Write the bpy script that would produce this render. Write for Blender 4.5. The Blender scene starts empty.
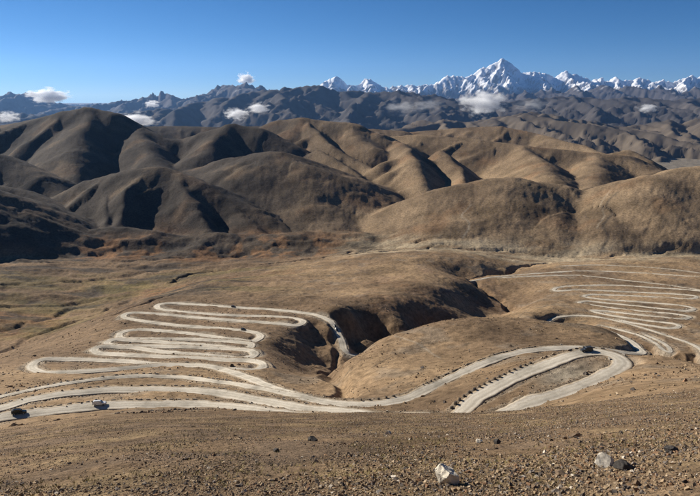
import bpy, bmesh, math, random
import numpy as np
from mathutils import Vector, Matrix

random.seed(7)
RNG = np.random.default_rng(11)
scene = bpy.context.scene
COL = scene.collection

# ------------------------------------------------------------------ camera
FPX = 583.0                      # focal length in pixels of the 700 px wide photograph
PITCH = math.atan((248 - 95) / FPX)
cam_d = bpy.data.cameras.new('camera')
cam_d.sensor_width = 36.0
cam_d.lens = FPX / 700.0 * 36.0
cam_d.clip_start = 0.1
cam_d.clip_end = 200000.0
cam = bpy.data.objects.new('camera', cam_d)
COL.objects.link(cam)
cam.location = (0, 0, 0)
cam.rotation_euler = (math.pi / 2 - PITCH, 0, 0)
scene.camera = cam

# ------------------------------------------------------------------ sky, sun, exposure
SUN_EL = math.radians(25)
SUN_AZ = math.radians(-54)       # measured from +Y (view direction) towards +X
SUN_DIR = Vector((math.sin(SUN_AZ) * math.cos(SUN_EL), math.cos(SUN_AZ) * math.cos(SUN_EL), math.sin(SUN_EL)))
world = bpy.data.worlds.new('World')
scene.world = world
world.use_nodes = True
wn = world.node_tree.nodes
wl = world.node_tree.links
sky = wn.new('ShaderNodeTexSky')
sky.sky_type = 'NISHITA'
sky.sun_disc = False
sky.sun_elevation = SUN_EL
sky.sun_rotation = SUN_AZ
sky.altitude = 5000
sky.air_density = 0.9
sky.dust_density = 0.2
sky.ozone_density = 4.0
bg = wn['Background']
bg.inputs['Strength'].default_value = 0.05
hs = wn.new('ShaderNodeHueSaturation'); hs.inputs['Saturation'].default_value = 1.22   # the photograph's rich blue
wl.new(sky.outputs['Color'], hs.inputs['Color'])
wl.new(hs.outputs['Color'], bg.inputs['Color'])
sun_d = bpy.data.lights.new('sun', 'SUN')
sun_d.energy = 5.0
sun_d.angle = math.radians(0.5)
sun_d.color = (1.0, 0.94, 0.84)
sun = bpy.data.objects.new('sun', sun_d)
COL.objects.link(sun)
sun.rotation_euler = (-SUN_DIR).to_track_quat('-Z', 'Y').to_euler()
vs = scene.view_settings
vs.view_transform = 'Standard'
vs.look = 'None'
vs.exposure = 0.63
vs.gamma = 1.0
vs.use_curve_mapping = False
scene.cycles.max_bounces = 12
scene.cycles.diffuse_bounces = 2
scene.cycles.volume_bounces = 12
scene.cycles.use_denoising = True
scene.cycles.denoiser = 'OPENIMAGEDENOISE'
scene.cycles.denoising_input_passes = 'RGB_ALBEDO_NORMAL'
scene.cycles.denoising_prefilter = 'NONE'

# ------------------------------------------------------------------ survey helpers
CT, ST = math.cos(PITCH), math.sin(PITCH)
def pe(u, v):
    """bearing (X/Y) and slope (Z/Y) of a sight line of the photograph"""
    a = (np.asarray(u, float) - 350.0) / FPX
    b = (248.0 - np.asarray(v, float)) / FPX
    d = CT + b * ST
    return a / d, (b * CT - ST) / d
def P3(u, v, Y):
    p, e = pe(u, v)
    return np.stack([p * np.asarray(Y, float), np.asarray(Y, float) + 0 * p, e * np.asarray(Y, float)], -1)
ZLT = np.array([(470,110),(440,150),(425,183),(412,195),(405,205),(395,228),(388,243),(378,275),(368,312),(360,340),(345,400),(330,470),
                (320,520),(310,575),(303,620),(295,680),(285,760),(270,900),(260,1030),(250,1180)], float)[::-1]
ZRT = np.array([(360,405),(355,430),(350,455),(340,500),(330,545),(320,600),(310,660),(300,740),(290,820),(280,910),(270,1010),(262,1100),(255,1190),(250,1270)], float)[::-1]
def ZL(v): return np.exp(np.interp(v, ZLT[:, 0], np.log(ZLT[:, 1])))
def ZR(v): return np.exp(np.interp(v, ZRT[:, 0], np.log(ZRT[:, 1])))

# ------------------------------------------------------------------ noise
_perm = RNG.permutation(512).astype(np.int64)
_perm = np.concatenate([_perm, _perm])
_ang = RNG.random(1024) * 2 * np.pi
_gx, _gy = np.cos(_ang), np.sin(_ang)
def perlin(x, y):
    xi = np.floor(x).astype(np.int64); yi = np.floor(y).astype(np.int64)
    xf = x - xi; yf = y - yi
    xi &= 511; yi &= 511
    u = xf * xf * xf * (xf * (xf * 6 - 15) + 10); v = yf * yf * yf * (yf * (yf * 6 - 15) + 10)
    def g(ix, iy, dx, dy):
        h = _perm[_perm[ix & 511] + (iy & 511)]
        return _gx[h] * dx + _gy[h] * dy
    n00 = g(xi, yi, xf, yf); n10 = g(xi + 1, yi, xf - 1, yf)
    n01 = g(xi, yi + 1, xf, yf - 1); n11 = g(xi + 1, yi + 1, xf - 1, yf - 1)
    a = n00 + u * (n10 - n00); b = n01 + u * (n11 - n01)
    return (a + v * (b - a)) * 1.5
def fbm(x, y, o=4, lac=2.03, gain=0.5):
    s = 0.0; a = 1.0
    for i in range(o):
        s = s + a * perlin(x + 17.3 * i, y - 9.1 * i)
        x = x * lac; y = y * lac; a *= gain
    return s
def ridged(x, y, o=4, lac=2.03, gain=0.55):
    s = 0.0; a = 1.0; t = 0.0
    for i in range(o):
        s = s + a * (1.0 - np.abs(perlin(x + 31.7 * i, y + 5.3 * i)) * 1.6); t += a
        x = x * lac; y = y * lac; a *= gain
    return s / t
def sstep(a, b, x):
    t = np.clip((x - a) / (b - a), 0, 1)
    return t * t * (3 - 2 * t)

# ------------------------------------------------------------------ materials
def mat(name, rough=0.9):
    m = bpy.data.materials.new(name); m.use_nodes = True
    b = m.node_tree.nodes['Principled BSDF']
    b.inputs['Roughness'].default_value = rough
    b.inputs['Specular IOR Level'].default_value = 0.15
    return m, m.node_tree.nodes, m.node_tree.links, b
def nnoise(nd, lk, scale, detail=6, rough=0.6, vec=None):
    n = nd.new('ShaderNodeTexNoise'); n.inputs['Scale'].default_value = scale
    n.inputs['Detail'].default_value = detail; n.inputs['Roughness'].default_value = rough
    if vec is not None: lk.new(vec, n.inputs['Vector'])
    return n
def nramp(nd, lk, fac, stops):
    r = nd.new('ShaderNodeValToRGB'); e = r.color_ramp.elements
    while len(e) < len(stops): e.new(0.5)
    for i, (p, c) in enumerate(stops):
        e[i].position = p; e[i].color = (c[0], c[1], c[2], 1) if not np.isscalar(c) else (c, c, c, 1)
    lk.new(fac, r.inputs['Fac']); return r
def nmix(nd, lk, a, b, fac, mode='MULTIPLY'):
    x = nd.new('ShaderNodeMix'); x.data_type = 'RGBA'; x.blend_type = mode
    if np.isscalar(fac): x.inputs[0].default_value = fac
    else: lk.new(fac, x.inputs[0])
    for s, k in ((a, 6), (b, 7)):
        if isinstance(s, tuple): x.inputs[k].default_value = (*s, 1)
        else: lk.new(s, x.inputs[k])
    return x.outputs[2]
def plain(name, col, rough=0.8, var=0.25, scale=8.0, metal=0.0, spec=0.2):
    m, nd, lk, b = mat(name, rough)
    tc = nd.new('ShaderNodeTexCoord')
    n = nnoise(nd, lk, scale, 5, 0.6, tc.outputs['Object'])
    r = nramp(nd, lk, n.outputs['Fac'], [(0.3, tuple(c * (1 - var) for c in col)), (0.7, tuple(min(1, c * (1 + var)) for c in col))])
    lk.new(r.outputs['Color'], b.inputs['Base Color'])
    b.inputs['Metallic'].default_value = metal; b.inputs['Specular IOR Level'].default_value = spec
    return m

def terrain_material():
    m, nd, lk, b = mat('stony_ground', 0.95)
    b.inputs['Specular IOR Level'].default_value = 0.05
    at = nd.new('ShaderNodeAttribute'); at.attribute_name = 'Col'
    geo = nd.new('ShaderNodeNewGeometry')
    pos = geo.outputs['Position']
    n1 = nnoise(nd, lk, 0.011, 9, 0.62, pos)
    r1 = nramp(nd, lk, n1.outputs['Fac'], [(0.36, 0.6), (0.5, 1.0), (0.64, 1.28)])
    n2 = nnoise(nd, lk, 0.22, 7, 0.7, pos)
    r2 = nramp(nd, lk, n2.outputs['Fac'], [(0.36, 0.55), (0.5, 1.0), (0.64, 1.35)])
    n3 = nnoise(nd, lk, 5.5, 6, 0.72, pos)
    r3 = nramp(nd, lk, n3.outputs['Fac'], [(0.34, (0.42, 0.40, 0.38)), (0.5, (0.98, 0.97, 0.95)), (0.66, (1.5, 1.46, 1.4))])
    c = nmix(nd, lk, at.outputs['Color'], r1.outputs['Color'], 0.8)
    c = nmix(nd, lk, c, r2.outputs['Color'], 0.85)
    c = nmix(nd, lk, c, r3.outputs['Color'], 0.8)
    lk.new(c, b.inputs['Base Color'])
    bn = nnoise(nd, lk, 2.2, 8, 0.75, pos)
    bp = nd.new('ShaderNodeBump'); bp.inputs['Strength'].default_value = 0.7; bp.inputs['Distance'].default_value = 0.14
    lk.new(bn.outputs['Fac'], bp.inputs['Height'])
    bn2 = nnoise(nd, lk, 0.055, 9, 0.68, pos)
    bp2 = nd.new('ShaderNodeBump'); bp2.inputs['Strength'].default_value = 0.55; bp2.inputs['Distance'].default_value = 4.0
    lk.new(bn2.outputs['Fac'], bp2.inputs['Height']); lk.new(bp2.outputs['Normal'], bp.inputs['Normal'])
    lk.new(bp.outputs['Normal'], b.inputs['Normal'])
    return m
def mountain_material():
    m, nd, lk, b = mat('mountain_rock', 0.95)
    b.inputs['Specular IOR Level'].default_value = 0.05
    at = nd.new('ShaderNodeAttribute'); at.attribute_name = 'Col'
    geo = nd.new('ShaderNodeNewGeometry'); pos = geo.outputs['Position']
    n1 = nnoise(nd, lk, 0.0016, 9, 0.65, pos)
    r1 = nramp(nd, lk, n1.outputs['Fac'], [(0.34, 0.75), (0.5, 1.0), (0.66, 1.22)])
    c = nmix(nd, lk, at.outputs['Color'], r1.outputs['Color'], 0.8)
    lk.new(c, b.inputs['Base Color'])
    return m
def road_material():
    m, nd, lk, b = mat('gravel_road', 0.95)
    b.inputs['Specular IOR Level'].default_value = 0.05
    at = nd.new('ShaderNodeAttribute'); at.attribute_name = 'across'
    geo = nd.new('ShaderNodeNewGeometry'); pos = geo.outputs['Position']
    n0 = nnoise(nd, lk, 0.35, 5, 0.6, pos)
    ma = nd.new('ShaderNodeMath'); ma.operation = 'MULTIPLY_ADD'; lk.new(n0.outputs['Fac'], ma.inputs[0]); ma.inputs[1].default_value = 0.3
    sub = nd.new('ShaderNodeMath'); sub.operation = 'ADD'; lk.new(at.outputs['Fac'], sub.inputs[0]); sub.inputs[1].default_value = -0.15
    lk.new(sub.outputs[0], ma.inputs[2])
    r = nramp(nd, lk, ma.outputs[0], [(0.0, (.27, .20, .125)), (0.12, (.42, .35, .26)), (0.25, (.64, .57, .46)), (0.36, (.48, .42, .33)), (0.5, (.56, .50, .40)),
                                      (0.64, (.47, .41, .32)), (0.76, (.64, .57, .46)), (0.9, (.43, .36, .27)), (1.0, (.27, .20, .125))])
    n1 = nnoise(nd, lk, 0.06, 7, 0.65, pos)
    r1 = nramp(nd, lk, n1.outputs['Fac'], [(0.36, 0.6), (0.5, 0.98), (0.64, 1.18)])
    n2 = nnoise(nd, lk, 2.5, 6, 0.7, pos)
    r2 = nramp(nd, lk, n2.outputs['Fac'], [(0.35, 0.8), (0.65, 1.15)])
    c = nmix(nd, lk, r.outputs['Color'], r1.outputs['Color'], 0.9)
    c = nmix(nd, lk, c, r2.outputs['Color'], 0.8)
    lk.new(c, b.inputs['Base Color'])
    bp = nd.new('ShaderNodeBump'); bp.inputs['Strength'].default_value = 0.5; bp.inputs['Distance'].default_value = 0.06
    lk.new(n2.outputs['Fac'], bp.inputs['Height']); lk.new(bp.outputs['Normal'], b.inputs['Normal'])
    return m

M_GROUND = terrain_material(); M_ROAD = road_material(); M_MTN = mountain_material()

def grid_mesh(name, V, nr, nc, material, col=None, smooth=True):
    """V (nr*nc,3) laid out row by row -> one quad sheet facing up"""
    i = np.arange(nr * nc).reshape(nr, nc)
    F = np.stack([i[:-1, :-1], i[:-1, 1:], i[1:, 1:], i[1:, :-1]], -1).reshape(-1, 4)
    me = bpy.data.meshes.new(name)
    me.vertices.add(len(V)); me.vertices.foreach_set('co', np.ascontiguousarray(V, dtype=np.float32).ravel())
    me.loops.add(F.size); me.loops.foreach_set('vertex_index', F.astype(np.int32).ravel())
    me.polygons.add(len(F)); me.polygons.foreach_set('loop_start', np.arange(0, F.size, 4, dtype=np.int32))
    me.polygons.foreach_set('use_smooth', np.full(len(F), smooth))
    me.update(calc_edges=True)
    if col is not None:
        a = me.color_attributes.new('Col', 'FLOAT_COLOR', 'POINT')
        a.data.foreach_set('color', np.concatenate([col, np.ones((len(col), 1))], 1).astype(np.float32).ravel())
    me.materials.append(material)
    o = bpy.data.objects.new(name, me); COL.objects.link(o)
    return o

# ------------------------------------------------------------------ road plan (survey: sight line + distance)
def curve(pts, step):
    """Catmull-Rom through 3D points, resampled evenly in plan"""
    P = np.array(pts, float); Q = np.vstack([2 * P[0] - P[1], P, 2 * P[-1] - P[-2]])
    out = []
    for i in range(1, len(Q) - 2):
        a, b, c, d = Q[i - 1], Q[i], Q[i + 1], Q[i + 2]
        # centripetal parametrisation keeps the hairpins round
        t0 = 0; t1 = t0 + max(1e-3, np.linalg.norm((b - a)[:2])) ** .5
        t2 = t1 + max(1e-3, np.linalg.norm((c - b)[:2])) ** .5; t3 = t2 + max(1e-3, np.linalg.norm((d - c)[:2])) ** .5
        for t in np.linspace(t1, t2, 24, endpoint=False):
            A1 = (t1 - t) / (t1 - t0) * a + (t - t0) / (t1 - t0) * b; A2 = (t2 - t) / (t2 - t1) * b + (t - t1) / (t2 - t1) * c
            A3 = (t3 - t) / (t3 - t2) * c + (t - t2) / (t3 - t2) * d
            B1 = (t2 - t) / (t2 - t0) * A1 + (t - t0) / (t2 - t0) * A2; B2 = (t3 - t) / (t3 - t1) * A2 + (t - t1) / (t3 - t1) * A3
            out.append((t2 - t) / (t2 - t1) * B1 + (t - t1) / (t2 - t1) * B2)
    out.append(Q[-2]); out = np.array(out)
    s = np.concatenate([[0], np.cumsum(np.linalg.norm(np.diff(out[:, :2], axis=0), axis=1))])
    k = np.arange(0, s[-1], step)
    return np.stack([np.interp(k, s, out[:, j]) for j in range(3)], -1)
def L(*uv): return [P3(u, v, ZL(v)) for u, v in uv]
def R(*uv): return [P3(u, v, ZR(v)) for u, v in uv]
def E(*uvy): return [P3(u, v, y) for u, v, y in uvy]

roads = {}
roads['pass_road'] = (L((-110,443),(-60,432),(0,420),(40,412.5),(100,406.5),(150,405),(200,406)) +
    E((250,409.5,195),(290,415,186),(350,421,177),(430,422,165),(490,414,158),(530,403.5,168),(570,390,180),(600,378,192),(617,368.5,201),(622,361,208),
      (613,355,214),(592,352,218),(570,355,215),(545,364,209),(520,376,203),(480,396,190),(450,414,179),(420,419,185),(380,417,192),(350,413,199),(306,408.5,206),(254,399,220)) +
    L((230,395),(200,391.5),(150,390),(100,391.5),(60,395.5),(30,400),(0,406),(-60,421),(-110,434)), 6.8)
roads['valley_road'] = (L((-110,424),(-60,412),(0,397),(50,386),(100,379.5),(140,377),(180,378),(220,382)) + E((271,390.5,240),(306,397.5,228),(335,402,219)), 4.0)
roads['switchback_road'] = (R((530,330)) * 0 + E((574,328.6,392),(602,331,384),(624,338,365),(636,346,342),(641,353,322),(632,352.5,312),(612,350,306),(588,347.6,304),(562,348,301),(540,349.5,296),(510,354.5,285),
      (477,366,264),(460,373,252),(432,387,236),(402,400,223),(364,404,217),(335,402,219),(316,399.5,223),(278,389,243)) +
    L((245,376.5),(220,369),(205,366.5),(180,365.5),(150,366.5),(110,369.5),(70,371.5),(45,371.5),(34,369),(32,365),(42,361),(69,359.8),(103,360.5),(130,361.8),(152,364),(172,365.3)), 6.2)
roads['hairpin_road'] = (L((205,366.5),(235,369),(255,368.5),(263,365.5),(255,362),(220,359.5),(160,356.5),(120,354.5),(99,352.5),(94,349.5),(102,347.6),(130,348),(170,352.5),(215,356),(240,357),(252,355.5),(254,352.8),(246,350.5),
      (200,347.5),(140,346),(115,345),(107,342.8),(114,340.8),(140,341),(200,345),(235,347.5),(248,346.8),(251,344.5),(243,342.8),(200,339.8),(140,338.8),(123,338),(119,335),(124,332),(140,330.3),
      (165,331.3),(200,335),(235,339.3),(252,340),(260,337.5),(258,334),(245,331),(220,328.5),(180,325.5),(150,322),(131,319),(123,316.3),(127,314),(140,313.2),(160,314.2),(200,317.7),
      (240,320.8),(280,323.6),(297,323.8),(303,321.7),(300,319.6),(280,317.2),(230,315.2),(190,312.5),(164,309.6),(157,307),(160,304.6),(171,303.5),(190,304.3),(230,307),(280,310.3),(312,314.5)) +
      E((330,319.5,525),(338,327,505),(342,336,490),(344,346,478),(350,355,472),(366,356,485),(388,350,515),(410,343,548)), 6.5)
roads['far_switchback_road'] = (R((470,279),(490,277),(540,273.2),(586,271),(631,272.5),(677,275.5),(720,279)), 4.0)
roads['terrace_road'] = (R((500,277.5),(540,276),(574,275.5),(597,277),(631,281),(666,285),(700,290),(740,296)), 4.0)
roads['upper_terrace_road'] = (R((560,266),(590,265),(631,266.4),(668,269),(700,273),(740,279)), 3.2)
roads['zigzag_road'] = (R((740,295.5),(700,291),(650,287.3),(609,285.2),(574,286),(556,288),(555,290.3),(581,290.2),(609,291),(643,292.5),(677,294.3),(696,296.3),(690,298.6),(654,297),(609,295),(590,294.8),(584,296.6),
      (600,299),(640,302),(680,305.5),(694,308.5),(685,310.4),(650,307.5),(610,303.3),(587,301.5),(579,303),(600,306.3),(640,311),(676,314.3),(689,316.6),(680,318.6),(640,315),(605,311.3),(592,311.3),(610,315.3),(650,321),(674,324),(679,326.3),(668,327.6),(640,324),(615,320)), 5.5)
roads['gully_road'] = (R((535,323),(547,319),(556,317),(581,315.8),(600,317.5),(625,323),(643,328),(668,336),(691,344),(702,351),(706,357)), 4.5)
roads['loop_road'] = (R((600,326),(611,328),(638,335),(655,343),(664,349),(670,350),(668,346.5),(659,341),(643,334)), 4.0)

# ------------------------------------------------------------------ height control: sight lines with known distances
ctrl = []
def add(pts): ctrl.extend([np.asarray(p, float) for p in pts])
for nm, (pts, w) in roads.items():
    add(curve(pts, 14.0))
# the slope the camera stands on: its brow against the road below
brow = np.array([(-120,445),(0,427),(50,419.5),(100,414),(150,411),(200,410.5),(250,411.5),(300,413),(350,413.2),(400,413.2),(450,413.2),(500,412.5),(540,409),(600,401.5),(650,396),(700,391),(800,384)], float)
ybrow = np.array([(-120,170),(150,180),(230,150),(300,110),(450,90),(540,80),(700,65),(800,60)], float)
for u in range(-120, 821, 40):
    vb = np.interp(u, brow[:, 0], brow[:, 1]); yb = np.interp(u, ybrow[:, 0], ybrow[:, 1])
    p, e = pe(u, vb); c = e + 1.7 / yb
    for y in (1.0, 3.0, 8.0, 16.0, 30.0, 50.0, 0.7 * yb, yb):
        if y <= yb: add([(p * y, y, c * y - 1.7)])
# hidden drop between the brow and the roads (ground lies under the sight line)
add(E((300,416,150),(350,420,140),(350,422,160),(400,419,120),(400,424,150),(450,419,115),(450,422,140),(500,418,110),(500,421,135)))
# right shoulder
add(E((560,403,150),(600,391,150),(600,386,172),(650,381,150),(640,370,185),(700,380,130),(660,361,205),(700,366,190),(640,356,222),(660,355,215),(760,372,170),(820,380,150),(560,380,195),(585,368,205),(545,386,188)))
# behind the shoulder
add(E((640,380,270),(680,395,260),(720,400,260),(680,372,340),(720,376,340),(650,362,380),(620,356,430),(700,366,400),(760,380,350),(560,345,470),(600,350,460)))
# spur between the two road systems: crest line
spur = [(332,375,302),(350,358,338),(375,343,364),(400,334,384),(430,326.5,400),(470,321,410),(510,319.5,412),(550,322,402),(590,327,388)]
add(E(*spur)); add(E((440,345,330),(480,337,335),(520,333,345),(400,360,305),(370,378,275),(560,336,340),(420,372,268)))
# ravine floor
add(E((350,398,240),(340,392,275),(331,382,350),(333,371,420),(344,361,500)))
def hid(u, v, Y, z):
    p, _ = pe(u, v); return (p * Y, Y, z)
add([hid(360,360,530,-256), hid(385,350,570,-266), hid(430,340,625,-277), hid(480,330,720,-284), hid(430,330,480,-222), hid(480,325,500,-222), hid(520,325,520,-226), hid(400,340,450,-213), hid(545,325,600,-262)])
add(E((512,313,775),(500,300,835),(474,286,920),(468,280,955),(500,276,1000),(540,264,1120)))
# plateau and its bank above the ravine
add(E((352,314,555),(385,307,615),(415,300,665),(440,290,740),(455,278,850),(425,265,960),(450,262,1010),(480,263,1030)))
add(L((300,295),(350,295),(250,290),(320,280),(380,285),(400,275),(360,265),(220,295),(300,305),(250,301),(200,298)))
add(E((312,347,474),(300,340,465),(325,361,456),(308,374,343),(320,369,390),(288,374,316),(281,340,438),(276,352,392),(300,356,425),(290,348,428),(318,330,515),(330,345,490)))
add(L((266,340),(268,350),(270,360),(274,368)))
add(E((420,318,632),(460,309,717),(390,326,574),(440,321,644),(365,335,524),(490,312,762)))
# western valley floor
add(E((-80,372,560),(0,352,615),(60,328,720),(110,306,840),(0,320,760),(0,290,930),(0,260,1160),(60,290,950),(100,290,960),(100,270,1100),(150,285,985),(200,273,1060),(250,264,1120),(300,257,1190),(100,255,1240),(200,258,1220),(-100,340,640),(-100,300,860),(-120,260,1150)))
add(L((-60,380),(0,375),(-120,390),(10,368)) )
add(E((60,345,435),(100,325,520),(135,307,625),(150,300,690),(200,285,800),(30,352,400),(5,362,365)))
# eastern fan and the river plain at the foot of the hills
add(R((600,280),(700,268),(560,283),(640,262),(700,258),(760,300),(800,280),(760,270),(540,300),(560,300)))
zb_tab = np.array([(1000,-320),(1400,-352),(1700,-402),(2200,-455),(3000,-530),(4000,-650),(6000,-800),(9000,-820),(70000,-900)], float)
def zbase(Y): return np.interp(Y, zb_tab[:, 0], zb_tab[:, 1])
for u in range(-160, 861, 80):
    for y in (1340., 1450., 1600., 1800., 2100., 2500.):
        p, _ = pe(u, 240); add([(p * y, y, zbase(y))])
ctrl = np.array(ctrl)
cp = ctrl[:, 0] / ctrl[:, 1]; cq = np.log(ctrl[:, 1]); cv = (ctrl[:, 2] + 1.7) / ctrl[:, 1]
def kern(d2): return 0.5 * d2 * np.log(d2 + 1e-12)
nC = len(cp)
K = kern((cp[:, None] - cp) ** 2 + (cq[:, None] - cq) ** 2) + np.eye(nC) * 1.8e-4
T = np.stack([np.ones(nC), cp, cq], 1)
A = np.zeros((nC + 3, nC + 3)); A[:nC, :nC] = K; A[:nC, nC:] = T; A[nC:, :nC] = T.T
W = np.linalg.solve(A, np.concatenate([cv, np.zeros(3)]))
def tps_rows(p, q):
    out = np.empty((len(q), len(p)))
    for i, qq in enumerate(q):
        k = kern((p[:, None] - cp) ** 2 + (qq - cq) ** 2)
        out[i] = k @ W[:nC] + W[nC] + W[nC + 1] * p + W[nC + 2] * qq
    return out
gp = np.linspace(-0.84, 0.84, 337); gq = np.linspace(math.log(0.7), math.log(2500), 520)
GE = tps_rows(gp, gq)
def bilerp(p, q):
    x = np.clip((p - gp[0]) / (gp[1] - gp[0]), 0, len(gp) - 1.001); y = np.clip((q - gq[0]) / (gq[1] - gq[0]), 0, len(gq) - 1.001)
    i = y.astype(int); j = x.astype(int); a = y - i; b = x - j
    return GE[i, j] * (1 - a) * (1 - b) + GE[i + 1, j] * a * (1 - b) + GE[i, j + 1] * (1 - a) * b + GE[i + 1, j + 1] * a * b

# ------------------------------------------------------------------ hills: crest lines with even side slopes
hills = [
 ([(-160,150,1560),(-60,180,1500),(0,208,1460),(40,230,1430),(70,245,1400)], .36, 40),
 ([(20,236,1500),(75,231,1560),(110,226,1600),(150,230,1580),(200,237,1530),(300,233,1560),(370,238,1560)], .30, 18),
 ([(90,180,2150),(130,170,2100),(160,167,2050),(200,182,1950),(250,209,1800),(290,233,1660)], .46, 50),
 ([(100,178,2130),(110,200,1880),(104,228,1640)], .70, 18),
 ([(178,174,1990),(200,200,1780),(222,238,1540)], .74, 18),
 ([(228,197,1880),(248,218,1720),(262,240,1540)], .70, 18),
 ([(-80,136,2650),(0,155,2500),(40,175,2350),(75,202,2180)], .52, 50),
 ([(-40,180,2000),(20,190,1950),(60,215,1750)], .5, 40),
 ([(175,178,2750),(205,168,2700),(235,158,2550),(268,152,2450),(300,165,2300),(335,186,2150),(380,215,1900),(425,243,1600)], .30, 110),
 ([(262,155,2430),(228,192,2050),(215,228,1720)], .30, 60),
 ([(300,165,2300),(310,205,1900),(330,234,1640)], .26, 90),
 ([(-120,138,3900),(0,126,3700),(40,118,3650),(68,110.5,3600),(85,107.5,3600),(105,113,3550),(130,127,3500),(165,138,3400),(205,141,3500)], .5, 90),
 ([(85,108,3600),(72,150,2900),(66,185,2450)], .5, 60),
 ([(130,127,3500),(165,165,2700)], .5, 60),
 ([(175,141,3500),(208,131,3450),(234,124,3400),(256,128,3350),(288,146,3150)], .5, 80),
 ([(234,124,3400),(208,152,2900)], .5, 50),
 ([(262,129,3900),(285,120,3850),(305,117.5,3800),(325,121,3750),(347,123,3700),(375,133,3600)], .36, 100),
 ([(300,118.5,3800),(330,146,3150),(372,174,2750),(400,195,2450)], .55, 35),
 ([(345,124,3700),(372,146,3200)], .40, 60),
 ([(398,141,3500),(405,152,2850),(414,165,2600),(432,192,2300)], .56, 30),
 ([(440,150,3100),(458,168,2700),(466,190,2350)], .54, 30),
 ([(312,150,3050),(345,168,2750),(368,186,2500)], .58, 25),
 ([(380,138,3900),(420,134,3900),(470,139,3700),(520,145,3500),(570,150,3400),(620,155,3300),(655,170,3050)], .34, 70),
 ([(520,146,3450),(545,163,2900),(555,178,2500)], .40, 50),
 ([(600,154,3350),(600,170,2800),(588,188,2350)], .40, 50),
 ([(425,222,1900),(450,201,1860),(480,184,1840),(508,178.5,1840),(545,184,1850),(575,196,1800)], .38, 150),
 ([(505,180,1840),(470,212,1640),(445,240,1430)], .34, 120),
 ([(545,185,1850),(552,215,1560),(545,242,1380)], .40, 110),
 ([(570,206,1780),(620,188,1760),(660,175,1760),(700,167.5,1800),(800,158,1850)], .38, 150),
 ([(640,182,1750),(608,215,1520),(590,246,1320)], .38, 110),
 ([(715,170,1780),(690,212,1480),(690,250,1240)], .38, 110),
 ([(400,133,5400),(450,128,5300),(500,126,5000),(540,134,4800),(580,145,4300),(606,154,4000)], .42, 60),
 ([(590,157,3800),(625,150,3700),(645,160,3500),(662,172,3350)], .42, 50),
 ([(30,126,5600),(110,127,5600),(170,126,5500),(220,127,5400),(270,126,5300),(340,127,5300),(400,131,5200)], .4, 80),
 ([(-900,90,5200),(-500,100,4600),(-160,120,4400),(-80,128,4000)], .4, 90),
 ([(800,158,2050),(1000,150,2300),(1400,120,2600)], .4, 90),
]
ridges = []
_rs = random.Random(41)
for pts, sl, kr in hills:
    Q = np.array([P3(u_, v_, 1400 + (y_ - 1600) * .72 if y_ > 1600 else 1300 + (y_ - 1400) * .5) for u_, v_, y_ in pts])
    ridges.append((Q, sl, kr))
    if len(pts) < 4 or kr >= 140 or pts[0][0] < -300 or pts[0][2] < 1600: continue      # the long crests carry side spurs
    seg = np.linalg.norm(np.diff(Q[:, :2], axis=0), axis=1); tot = seg.sum(); cum = np.concatenate([[0], np.cumsum(seg)])
    d = _rs.uniform(60, 140)
    while d < tot - 40:
        c = np.array([np.interp(d, cum, Q[:, i]) for i in range(3)]); t = np.array([np.interp(d + 20, cum, Q[:, i]) - np.interp(d - 20, cum, Q[:, i]) for i in range(2)])
        t /= np.linalg.norm(t) + 1e-9; nrm = np.array([t[1], -t[0]]); nrm = nrm if nrm[1] < 0 else -nrm
        dr = nrm + t * _rs.uniform(-.55, .55); dr /= np.linalg.norm(dr); ln = _rs.uniform(170, 330); fall = sl * 1.28 * _rs.uniform(.54, .72)
        m = c + np.array([dr[0] * ln * .5, dr[1] * ln * .5, -fall * ln * .38]); bend = t * _rs.uniform(-.3, .3)
        e = c + np.array([(dr[0] + bend[0]) * ln, (dr[1] + bend[1]) * ln, -fall * ln])
        ridges.append((np.array([c - np.array([0, 0, 3]), m, e]), _rs.uniform(.5, .64), _rs.uniform(10, 26)))
        d += _rs.uniform(110, 210)
def hill_height(X, Y):
    wx = 34 * fbm(X / 420, Y / 420, 3) ; wy = 34 * fbm(X / 420 + 50, Y / 420 - 20, 3)
    rav = ridged((X + .5 * wx) / 330, (Y + .5 * wy) / 330, 5, gain=.42)
    Xw = X + wx; Yw = Y + wy
    best = np.full(X.shape, -1e9); dist = np.full(X.shape, 1e9)
    for Q, s, k in ridges:
        hz = np.full(X.shape, -1e9); dd = np.full(X.shape, 1e9)
        for a, b in zip(Q[:-1], Q[1:]):
            ab = b[:2] - a[:2]; t = np.clip(((Xw - a[0]) * ab[0] + (Yw - a[1]) * ab[1]) / (ab @ ab), 0, 1)
            d = np.hypot(Xw - a[0] - t * ab[0], Yw - a[1] - t * ab[1])
            z = a[2] + t * (b[2] - a[2]) - s * 1.28 * (np.sqrt(d * d + k * k * .5) - k * .707)
            dd = np.where(z > hz, d, dd); hz = np.maximum(hz, z)
        kk = 9.0; h = np.clip(0.5 + 0.5 * (hz - best) / kk, 0, 1)
        dist = np.where(hz > best, dd, dist)
        best = best * (1 - h) + hz * h + kk * h * (1 - h)
    return best, dist, rav

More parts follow.
